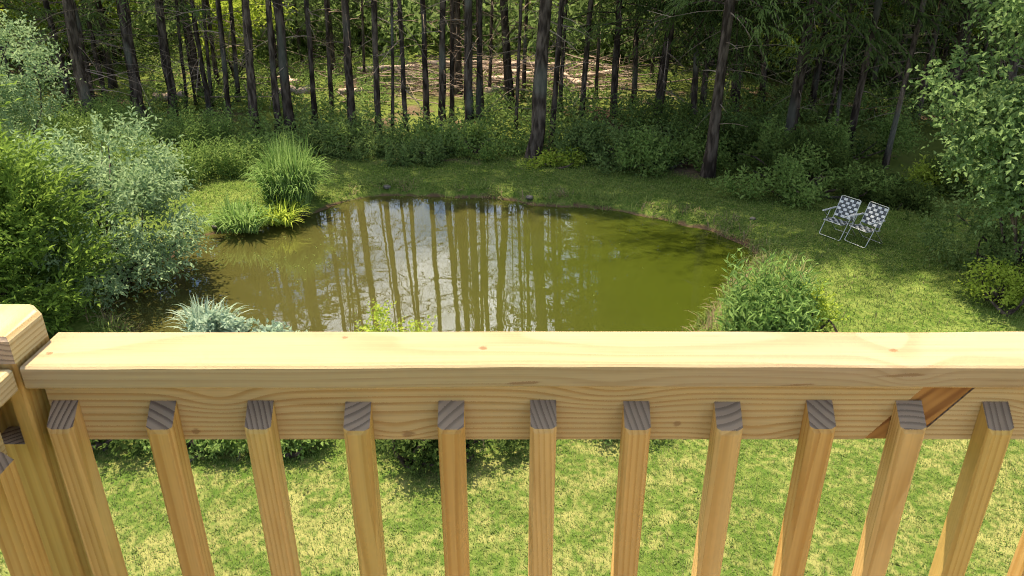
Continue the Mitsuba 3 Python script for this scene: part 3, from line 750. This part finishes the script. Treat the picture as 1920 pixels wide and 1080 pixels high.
bush('fern_patch', 'green low shrub at the foot of the leafy tree', 'shrub', 6.6, 8.7, [(0, 0, 0.5, 0.7, 0.6, 0.55), (-0.5, 0.9, 0.45, 0.6, 0.6, 0.5)], 420, 8, 0.35, 0.085, 0.05, 5, 84, up=0.5)

# ornamental grass clump and the smaller clump before it
t = thing('ornamental_grass', 'tall fountain shaped ornamental grass on the left far bank', 'grass clump')
put(t, grass_clump(1500, 1.35, 0.58, 0.021, 8, 91, droop=0.62, base=0.32).ply('leaf_gloss'), T().translate([-3.65, 12.15, -0.05]))
labels[t]['kind'] = 'thing'
t = thing('lily_clump', 'low bright strappy clump at the water line below the ornamental grass', 'plant')
a1, a2 = grass_clump(420, 0.55, 0.5, 0.022, 8, 92, droop=0.7, base=0.3), grass_clump(260, 0.45, 0.45, 0.022, 12, 93, droop=0.7, base=0.25)
v, f, uv = a2.arrays(); a1.add(v + [0.5, 0.25, 0], f, uv)
put(t, a1.ply('leaf_matte'), T().translate([-4.15, 11.2, -0.06]))


# forbs along the left far lawn
def forb(seed, n, h, rad, k, ll=0.11, lw=0.03, m=16):
    rng = np.random.default_rng(seed)
    r, az = rad * np.sqrt(rng.random(n)), rng.random(n) * 6.28
    B = np.stack([r * np.cos(az), r * np.sin(az), 0 * r], 1)
    D = np.stack([np.cos(az) * 0.18 * r / rad, np.sin(az) * 0.18 * r / rad, 1 + 0 * r], 1) + rng.normal(size=(n, 3)) * 0.06
    L = h * (0.7 + 0.4 * rng.random(n))
    mb = MB().add(*shoots(B, D, L, m, ll, lw, k, rng, ang=0.95, sag=0.0, bend=0.0, jit=0.15))
    for b, d, l in zip(B, unit(D), L):
        mb.add(*tube([b, b + d * l], [0.006, 0.003], 3, 0.5)[:2], np.tile([[0.3, k + 0.5]], (8, 1)))
    return mb


FORBS = [(-5.95, 13.3, 0.85, 0.55, 7, 'grey green clump of upright leafy stems at the left corner of the far lawn'), (-5.1, 13.9, 0.75, 0.5, 7, 'clump of upright leafy stems right of the grey green one, behind the far lawn'),
         (-4.5, 14.3, 0.7, 0.45, 7, 'small leafy clump close to the ornamental grass, behind the far lawn'), (-6.6, 12.7, 1.0, 0.55, 7, 'tall leafy clump behind the silvery shrub'),
         (-7.3, 14.4, 1.1, 0.8, 5, 'broad leafy clump under the thick left pines'), (-6.4, 15.2, 1.0, 0.7, 7, 'leafy clump in half shade behind the clumps of the far lawn'),
         (-8.4, 15.4, 1.2, 0.8, 7, 'pale leafy thicket at the foot of the thick grey left pine')]
for i, (x, y, h, rad, k, lab) in enumerate(FORBS):
    t = thing('leafy_clump', lab, 'plant')
    h = h * (0.72 if y > 13 else 0.85)
    put(t, forb(100 + i, int(330 * rad), h, rad, k, 0.12, 0.035, 15).ply('leaf_gloss'), T().translate([x, y, 0.0]))

# shrubs under the edge of the wood
UNDER = [(-2.75, 15.2, 0.6, 6, 'low weedy bush right of the ornamental grass under the trunks'), (-1.9, 15.0, 0.75, 6, 'low rounded weedy bush under the slim trunks in the middle of the far bank'),
         (-0.55, 15.0, 0.85, 5, 'leafy low bush left of the thick grey trunk'), (-1.2, 15.5, 0.7, 5, 'bush just behind the low rounded weedy one'),
         (0.95, 14.35, 0.4, 12, 'bright small bush at the foot of the thick grey trunk'), (1.9, 14.5, 1.15, 6, 'dark grey green bush right of the thick grey trunk'),
         (2.9, 14.0, 1.15, 5, 'leafy bush left of the tall greyish spruce trunk'), (4.4, 13.2, 1.15, 6, 'dark thicket right of the tall greyish spruce trunk'),
         (5.1, 12.6, 1.0, 5, 'leafy thicket behind the garden chairs on the left'), (3.5, 14.9, 1.4, 6, 'tall shaded thicket behind the spruce trunk on the bank'),
         (6.1, 12.3, 0.5, 6, 'low dark bush just behind the garden chairs'), (8.0, 12.3, 1.3, 6, 'dark shaded bush between the chairs and the leafy tree'), (5.6, 14.2, 1.3, 5, 'tall bush under the dark spruces behind the chairs'),
         (7.2, 12.9, 0.6, 12, 'sunlit yellow green bush beneath the thin black leaning trunk'), (-3.6, 15.6, 0.8, 6, 'weedy bush straight behind the ornamental grass')]
for i, (x, y, h, k, lab) in enumerate(UNDER):
    h = h * (0.5 if x < 1.5 else 0.75)
    rng = np.random.default_rng(300 + i)
    q = 0.4 if k == 12 else 1.0
    bl = [(rng.normal() * 0.35 * q, rng.normal() * 0.25 * q, h * rng.uniform(0.35, 0.5), q * rng.uniform(0.4, 0.65), q * rng.uniform(0.4, 0.6), h * rng.uniform(0.38, 0.5)) for _ in range(6)]
    bl = [(cx * 1.5, cy * 1.3, cz * g, rx * 0.8, ry * 0.8, rz * g) for (cx, cy, cz, rx, ry, rz), g in zip(bl, rng.uniform(0.45, 1.15, 6))]
    bush('undergrowth_bush', lab, 'bush', x, y, bl, int(360 * q), 9, 0.5, 0.12, 0.05, {6: 6 if x > 3 else 5, 5: 7}.get(k, k), 320 + i, up=1.0, clump=0.47)

urng = np.random.default_rng(8)
mb = MB()
P = []
while len(P) < 7000:
    y = 14.6 + 24 * urng.random() ** 1.7; x = urng.uniform(-0.75 * y, 0.75 * y)
    if y < 14.9 - 3.6 * np.clip((x - 0.5) / 8, 0, 1): continue
    if meshkit.fbm(np.array([[x * 0.45, y * 0.45, 0]]), 3, 3)[0] < 0.42: continue
    P.append((x, y))
P = np.array(P); pz = ground_z(P[:, 0], P[:, 1])
hh = (0.25 + 0.55 * urng.random(len(P))) * np.where(P[:, 1] > 19, 0.7, 1.0)
mb.add(*shoots(np.column_stack([P, pz]), urng.normal(size=(len(P), 3)) * 0.25 + [0, 0, 1], hh, 9, 0.16, 0.06, 7, urng, ang=1.0, sag=0.05, bend=0.0))
v, f, uv = mb.arrays()
flip = np.repeat(urng.random(len(uv) // 36) < 0.55, 36); uv[flip, 1] = 5.5
put('undergrowth', mikit.ply((v, f), 'leaf_matte', uv=uv)); labels['undergrowth'] = {'label': 'knee high weeds and ferns covering the forest floor', 'category': 'undergrowth', 'kind': 'stuff'}

# saplings deeper in the wood, lit from above
srng = np.random.default_rng(9)
SAP = []
for k in (5, 4, 12):
    bl = [(srng.normal() * 0.5, srng.normal() * 0.5, srng.uniform(0.8, 2.8), srng.uniform(0.5, 0.9), srng.uniform(0.5, 0.9), srng.uniform(0.4, 0.8)) for _ in range(6)]
    fol, st = shrub(bl, 420, 7, 0.6, 0.17, 0.085, k, 400 + k, up=0.3)
    SAP.append((fol.ply('leaf_matte'), st.ply('bark')))
n = 0
while n < 60:
    y = 21 + 22 * srng.random() ** 1.3; x = srng.uniform(-0.75 * y, 0.75 * y)
    if -7 < x < 5 and 19 < y < 26.5: continue
    t = thing('sapling', 'leafy green sapling growing deep between the trunks', 'sapling', 'saplings in the wood')
    at = T().translate([x, y, 0]).rotate([0, 0, 1], srng.random() * 360).scale([srng.uniform(0.8, 1.5)] * 3)
    fol, st = SAP[n % 3]
    put(t + '__foliage', fol, at); put(t + '__stems', st, at)
    labels[t + '__foliage'] = {'kind': 'stuff'}; labels[t + '__stems'] = {'kind': 'stuff'}
    n += 1

# near bank, just beyond the railing
t = thing('bank_shrub', 'loose leafy light green clump on the near right bank, rising over the rail', 'plant')
a1 = forb(201, 75, 1.0, 0.42, 8, 0.19, 0.045, 13)
for dx, dy, h, sd in ((0.22, -0.25, 0.75, 206), (-0.28, -0.2, 0.7, 207), (0.3, 0.15, 0.8, 208)):
    v, f, uv = forb(sd, 40, h, 0.3, 8, 0.17, 0.042, 12).arrays(); a1.add(v + [dx, dy, 0], f, uv)
put(t, a1.ply('leaf_gloss'), T().translate([2.78, 7.55, -0.05]).scale([0.8, 0.8, 0.92]))
bush('lime_shrub', 'lime green small shrub at the right of the near bank shrub', 'shrub', 3.3, 7.65, [(0, 0, 0.35, 0.2, 0.2, 0.3), (0.15, -0.1, 0.2, 0.2, 0.2, 0.2)], 110, 8, 0.22, 0.06, 0.035, 12, 202, up=0.6)
t = thing('dry_weeds', 'tuft of pale dry seed stems behind the near bank shrub', 'plant')
put(t, grass_clump(170, 0.95, 0.32, 0.012, 10, 203, droop=0.3, base=0.2, kdry=7).ply('leaf_matte'), T().translate([3.15, 8.1, 0]))
t = thing('reed_tuft', 'tuft of brownish reeds leaning over the water left of the near bank shrub', 'plant')
put(t, grass_clump(55, 0.4, 0.35, 0.010, 13, 204, droop=0.5, base=0.15, kdry=8).ply('leaf_matte'), T().translate([2.35, 7.85, -0.1]))
bush('yellow_weed', 'yellow green weed showing over the middle of the rail', 'plant', -1.3, 6.85, [(0, 0, 0.5, 0.22, 0.2, 0.32), (0.35, 0, 0.4, 0.22, 0.2, 0.26), (-0.15, 0, 0.3, 0.3, 0.25, 0.26)], 150, 8, 0.2, 0.055, 0.03, 12, 205, up=0.6)
BED = [(-3.6, 5.6, 0.5, 6, 'dark leafy plant under the rail beside the post'), (-2.75, 5.62, 0.36, 7, 'leafy plant under the rail, second from the post'), (-1.95, 5.58, 0.36, 7, 'light green leafy plant under the rail, left of the black shadow'),
       (-0.85, 5.5, 0.7, 6, 'dark bushy plant casting a black shadow on the lawn under the rail'), (-0.3, 5.6, 0.4, 6, 'dark leafy plant at the right side of the black shadow'), (0.55, 6.05, 0.35, 5, 'low plant under the rail right of the middle')]
for i, (x, y, h, k, lab) in enumerate(BED):
    rng = np.random.default_rng(500 + i)
    bl = [(rng.normal() * 0.25, rng.normal() * 0.12, h * rng.uniform(0.4, 0.6), rng.uniform(0.3, 0.42), rng.uniform(0.2, 0.3), h * rng.uniform(0.38, 0.5)) for _ in range(4)]
    bush('bed_plant', lab, 'plant', x, y, bl, 420, 7, 0.22, 0.06, 0.032, k, 520 + i, up=0.5)
# glaucous leaves at the left end of the pond
t = thing('iris_tuft', 'glaucous strappy tuft in the water under the silvery shrub', 'plant')
put(t, grass_clump(200, 0.5, 0.4, 0.02, 11, 211, droop=0.55, base=0.2).ply('leaf_gloss'), T().translate([-3.55, 7.95, WATER_Z]))
bush('silvery_mat', 'low mat of pale silvery leaves by the water behind the left rail', 'plant', -2.9, 7.68, [(0, 0, 0.36, 0.5, 0.24, 0.2), (-0.45, 0.1, 0.4, 0.4, 0.25, 0.24), (0.5, -0.03, 0.3, 0.35, 0.18, 0.13)],
     420, 6, 0.16, 0.085, 0.06, 11, 212, 'leaf_gloss', up=0.5, clump=0.38, stems=3)

# stones at the water line
STN = [(0.30, 12.55, 0.10, 'small stone at the water line in the middle of the far shore'), (3.75, 11.35, 0.07, 'small stone on the grass by the right shore'), (-4.55, 11.2, 0.12, 'brownish stone at the left corner of the pond'), (-4.3, 11.35, 0.10, 'grey stone next to the brownish one at the left corner'),
       (-2.2, 13.05, 0.10, 'stone at the far shore below the slim trunks')]
for i, (x, y, r, lab) in enumerate(STN):
    t = thing('shore_stone', lab, 'stone')
    m = trimesh.creation.icosphere(2)
    v = np.array(m.vertices); v *= (0.7 + 0.6 * meshkit.fbm(v * 1.3 + i * 7, 3, i))[:, None] * [r * 0.7, r * 0.6, r * 0.35]
    put(t, mikit.ply((v, np.array(m.faces)), 'stone', smooth=True), T().translate([x, y, float(ground_z(np.array([x]), np.array([y]))[0]) + r * 0.25]))

# ------------------------------------------------------------------ grass
def turf(n, sample, seed, h, w, dry):
    rng = np.random.default_rng(seed)
    xy = sample(rng, n)
    s = shore_distance(xy[:, 0], xy[:, 1]); xy = xy[s > 0.12]
    n = len(xy); z = ground_z(xy[:, 0], xy[:, 1])
    az = rng.random(n) * 6.28
    d = np.stack([np.cos(az), np.sin(az), 0 * az], 1); L = h * (0.5 + 0.9 * rng.random(n)); lean = rng.random(n) * 0.9
    B = np.column_stack([xy, z - 0.005]); side = np.stack([-np.sin(az), np.cos(az), 0 * az], 1) * (w * (0.6 + 0.8 * rng.random(n)) / 2)[:, None]
    M = B + d * (L * lean * 0.35)[:, None] + np.array([0, 0, 1]) * (L * 0.6)[:, None]
    E = B + d * (L * lean)[:, None] + np.array([0, 0, 1]) * (L * (1 - 0.35 * lean))[:, None]
    V = np.stack([B - side, B + side, M + side * 0.8, M - side * 0.8, E], 1).reshape(-1, 3)
    o = np.arange(n)[:, None] * 5
    F = np.stack([o + [0, 1, 2], o + [0, 2, 3], o + [3, 2, 4]], 1).reshape(-1, 3)
    q = np.column_stack([xy, 0 * z])
    pat = 0.35 * meshkit.fbm(q * 1.1, 2, 41) + 0.65 * meshkit.fbm(q * 6.0, 3, 43)
    k = np.where(rng.random(n) < np.clip((pat - 0.36) * 2.6, 0.06, 0.8) * dry, 10, 9)
    uv = np.stack([np.repeat(rng.random(n) * 0.6 + 0.4 * np.clip(1.6 - 2 * pat, 0, 1), 5), np.repeat(k + 0.5, 5)], 1)
    return V, F, uv


near = lambda rng, n: np.column_stack([rng.uniform(-4.9, 5.2, n), rng.uniform(3.5, 6.7, n)])  # noqa: E731
def far_sample(rng, n):
    x = rng.uniform(-7.5, 8.8, 3 * n); y = rng.uniform(6.6, 16, 3 * n)
    ok = (y < 15.0 - 3.6 * np.clip((x - 0.5) / 8, 0, 1)) & ((y > 10.5) | (x > 1.8)) & ((x > -7) | (y > 12))
    return np.column_stack([x, y])[ok][:n]


mb = MB().add(*turf(130000, near, 1, 0.034, 0.0052, 0.28)).add(*turf(75000, far_sample, 2, 0.05, 0.010, 0.12))
wr = np.random.default_rng(66)
wc = np.column_stack([wr.uniform(-4.6, 5, 260), wr.uniform(3.6, 6.3, 260)])
wc = np.repeat(wc, 7, 0) + wr.normal(size=(260 * 7, 2)) * 0.018
wa = wr.random(len(wc)) * 6.28
mb.add(*leafset(np.column_stack([wc, ground_z(wc[:, 0], wc[:, 1]) + 0.012]), np.stack([np.cos(wa), np.sin(wa), 0.35 + 0 * wa], 1), 0.018 + 0.022 * wr.random(len(wc)), 0.013, 9, wr, flat=1.5))
put('lawn_grass', mb.ply('leaf_matte')); labels['lawn_grass'] = {'label': 'short mown grass with dry straw patches', 'category': 'grass', 'kind': 'stuff'}
# ragged long grass hanging over the waterline
ex = np.array(pond_poly.exterior.coords)
mb = MB(); erng = np.random.default_rng(3)
for i in range(520):
    s = pond_poly.exterior.interpolate(erng.random() * pond_poly.exterior.length)
    if s.y < 8.5 and s.x > -4: pass
    v, f, uv = grass_clump(9, erng.uniform(0.1, 0.3), 0.2, 0.011, 9 if i % 4 else 13, 600 + i, droop=0.75, base=0.1).arrays()
    o = np.array([s.x, s.y]); c = np.array([-0.7, 10.0]); o = o + unit(o - c) * erng.uniform(-0.02, 0.32)
    mb.add(v + [*o, float(ground_z(o[:1], o[1:])[0])], f, uv)
put('shore_grass', mb.ply('leaf_matte')); labels['shore_grass'] = {'label': 'ragged longer grass fringing the pond shore', 'category': 'grass', 'kind': 'stuff'}


# scattered bits floating on the water
frs = np.random.default_rng(44)
xy = np.vstack([np.column_stack([frs.normal(-3.0, 0.5, 70), frs.normal(10.3, 0.45, 70)]), np.column_stack([frs.uniform(-4.5, 3, 50), frs.uniform(7.4, 12.6, 50)])])
xy = xy[shore_distance(xy[:, 0], xy[:, 1]) < -0.15]
az = frs.random(len(xy)) * 6.28
q = leafset(np.column_stack([xy, np.full(len(xy), WATER_Z + 0.004)]), np.stack([np.cos(az), np.sin(az), 0 * az], 1), 0.015 + 0.03 * frs.random(len(xy)), 0.014, 9, frs, fold=0.0, flat=8)
put('floating_litter', MB().add(q[0] * [1, 1, 0] + [0, 0, WATER_Z + 0.004], q[1], q[2]).ply('leaf_matte'))
labels['floating_litter'] = {'label': 'small pale leaves and seeds floating on the pond', 'category': 'litter', 'kind': 'stuff'}


# ------------------------------------------------------------------ two folding garden chairs
def arc(points, r=0.05, n=5):
    """A bent tube's centre line: the corners of a polyline rounded."""
    p = [np.asarray(q, float) for q in points]; out = [p[0]]
    for a, b, c in zip(p[:-2], p[1:-1], p[2:]):
        u, w = unit(a - b), unit(c - b)
        rr = min(r, 0.45 * np.linalg.norm(a - b), 0.45 * np.linalg.norm(c - b))
        for t in np.linspace(0, 1, n):
            out.append((1 - t) ** 2 * (b + u * rr) + 2 * t * (1 - t) * b + t * t * (b + w * rr))
    return np.array(out + [p[-1]])


def chair_parts():
    """Local axes: x to the sitter's left, -y forward, z up."""
    w, R = 0.27, 0.0125
    al = lambda pts, r=R: MB().add(*tube(arc(pts), r, 8)).ply('aluminium', smooth=True)  # noqa: E731
    parts = {}
    parts['back_frame'] = al([(-w, 0.14, 0.36), (-w, 0.36, 0.93), (w, 0.36, 0.93), (w, 0.14, 0.36)])
    parts['seat_frame'] = al([(-w, 0.20, 0.375), (-w, -0.27, 0.42), (w, -0.27, 0.42), (w, 0.20, 0.375)])
    parts['front_leg'] = al([(-w - 0.03, 0.02, 0.61), (-w - 0.03, -0.27, 0.03), (w + 0.03, -0.27, 0.03), (w + 0.03, 0.02, 0.61)])
    parts['rear_leg'] = al([(-w - 0.03, -0.20, 0.60), (-w - 0.03, 0.36, 0.02), (w + 0.03, 0.36, 0.02), (w + 0.03, -0.20, 0.60)])
    for i, s in enumerate((-1, 1)):
        v = np.array([(s * (w + 0.03) + a, b, 0.625 + c) for a in (-0.022, 0.022) for b, c in ((-0.26, 0), (0.24, 0), (-0.26, 0.022), (0.24, 0.022), (-0.29, 0.011))])
        parts['armrest' + ('_001' if i else '')] = mikit.ply(trimesh.convex.convex_hull(v), 'white_strap')

    def panel(name, o, ex_, ey, lx, ly, nx_, ny_):
        ex_, ey = unit(np.array(ex_, float)), unit(np.array(ey, float)); nn = np.cross(ex_, ey)
        for d, (cnt, other, len_, oth_len) in enumerate(((ny_, nx_, lx, ly), (nx_, ny_, ly, lx))):
            pitch, pc = oth_len / cnt, len_ / other
            for i in range(cnt):
                m = other * 4 + 1
                s = np.linspace(0, len_, m); off = (i + 0.5) * pitch
                h = 0.004 * np.sin(np.pi * s / pc) * (1 if (i + d) % 2 else -1) * -1
                A, Bv = (ex_, ey) if d == 0 else (ey, ex_)
                c = np.array(o) + A * s[:, None] + Bv * off + nn * h[:, None]
                ww = pitch * (0.72 if d == 0 else 0.86) / 2
                V = np.stack([c - Bv * ww, c + Bv * ww], 1).reshape(-1, 3)
                j = np.arange(m - 1)[:, None] * 2
                F = np.vstack([j + [0, 1, 3], j + [0, 3, 2]])
                key = f'{name}__strap' + (f'_{i + d * ny_:03d}' if i + d else '')
                parts[key] = mikit.ply((V, F), 'white_strap' if d == 0 else 'dark_strap')

    panel('backrest', (-w + 0.01, 0.165, 0.44), (1, 0, 0), (0, 0.36, 0.93), 2 * w - 0.02, 0.50, 6, 6)
    panel('seat', (-w + 0.01, -0.25, 0.42), (1, 0, 0), (0, 1, -0.1), 2 * w - 0.02, 0.42, 6, 5)
    return parts


CH = chair_parts()
for x, y, a, lab in ((5.02, 10.3, -62, 'front folding garden chair with white checked webbing, nearer to the railing'), (4.77, 10.62, -57, 'rear folding garden chair with white checked webbing, half behind the other')):
    t = thing('garden_chair', lab, 'chair', 'folding garden chairs on the lawn')
    at = T().translate([x, y, float(ground_z(np.array([x]), np.array([y]))[0]) + 0.005]).rotate([0, 0, 1], a).scale([0.59] * 3)
    for kx, sh in CH.items():
        put(f'{t}__{kx}', sh, at)
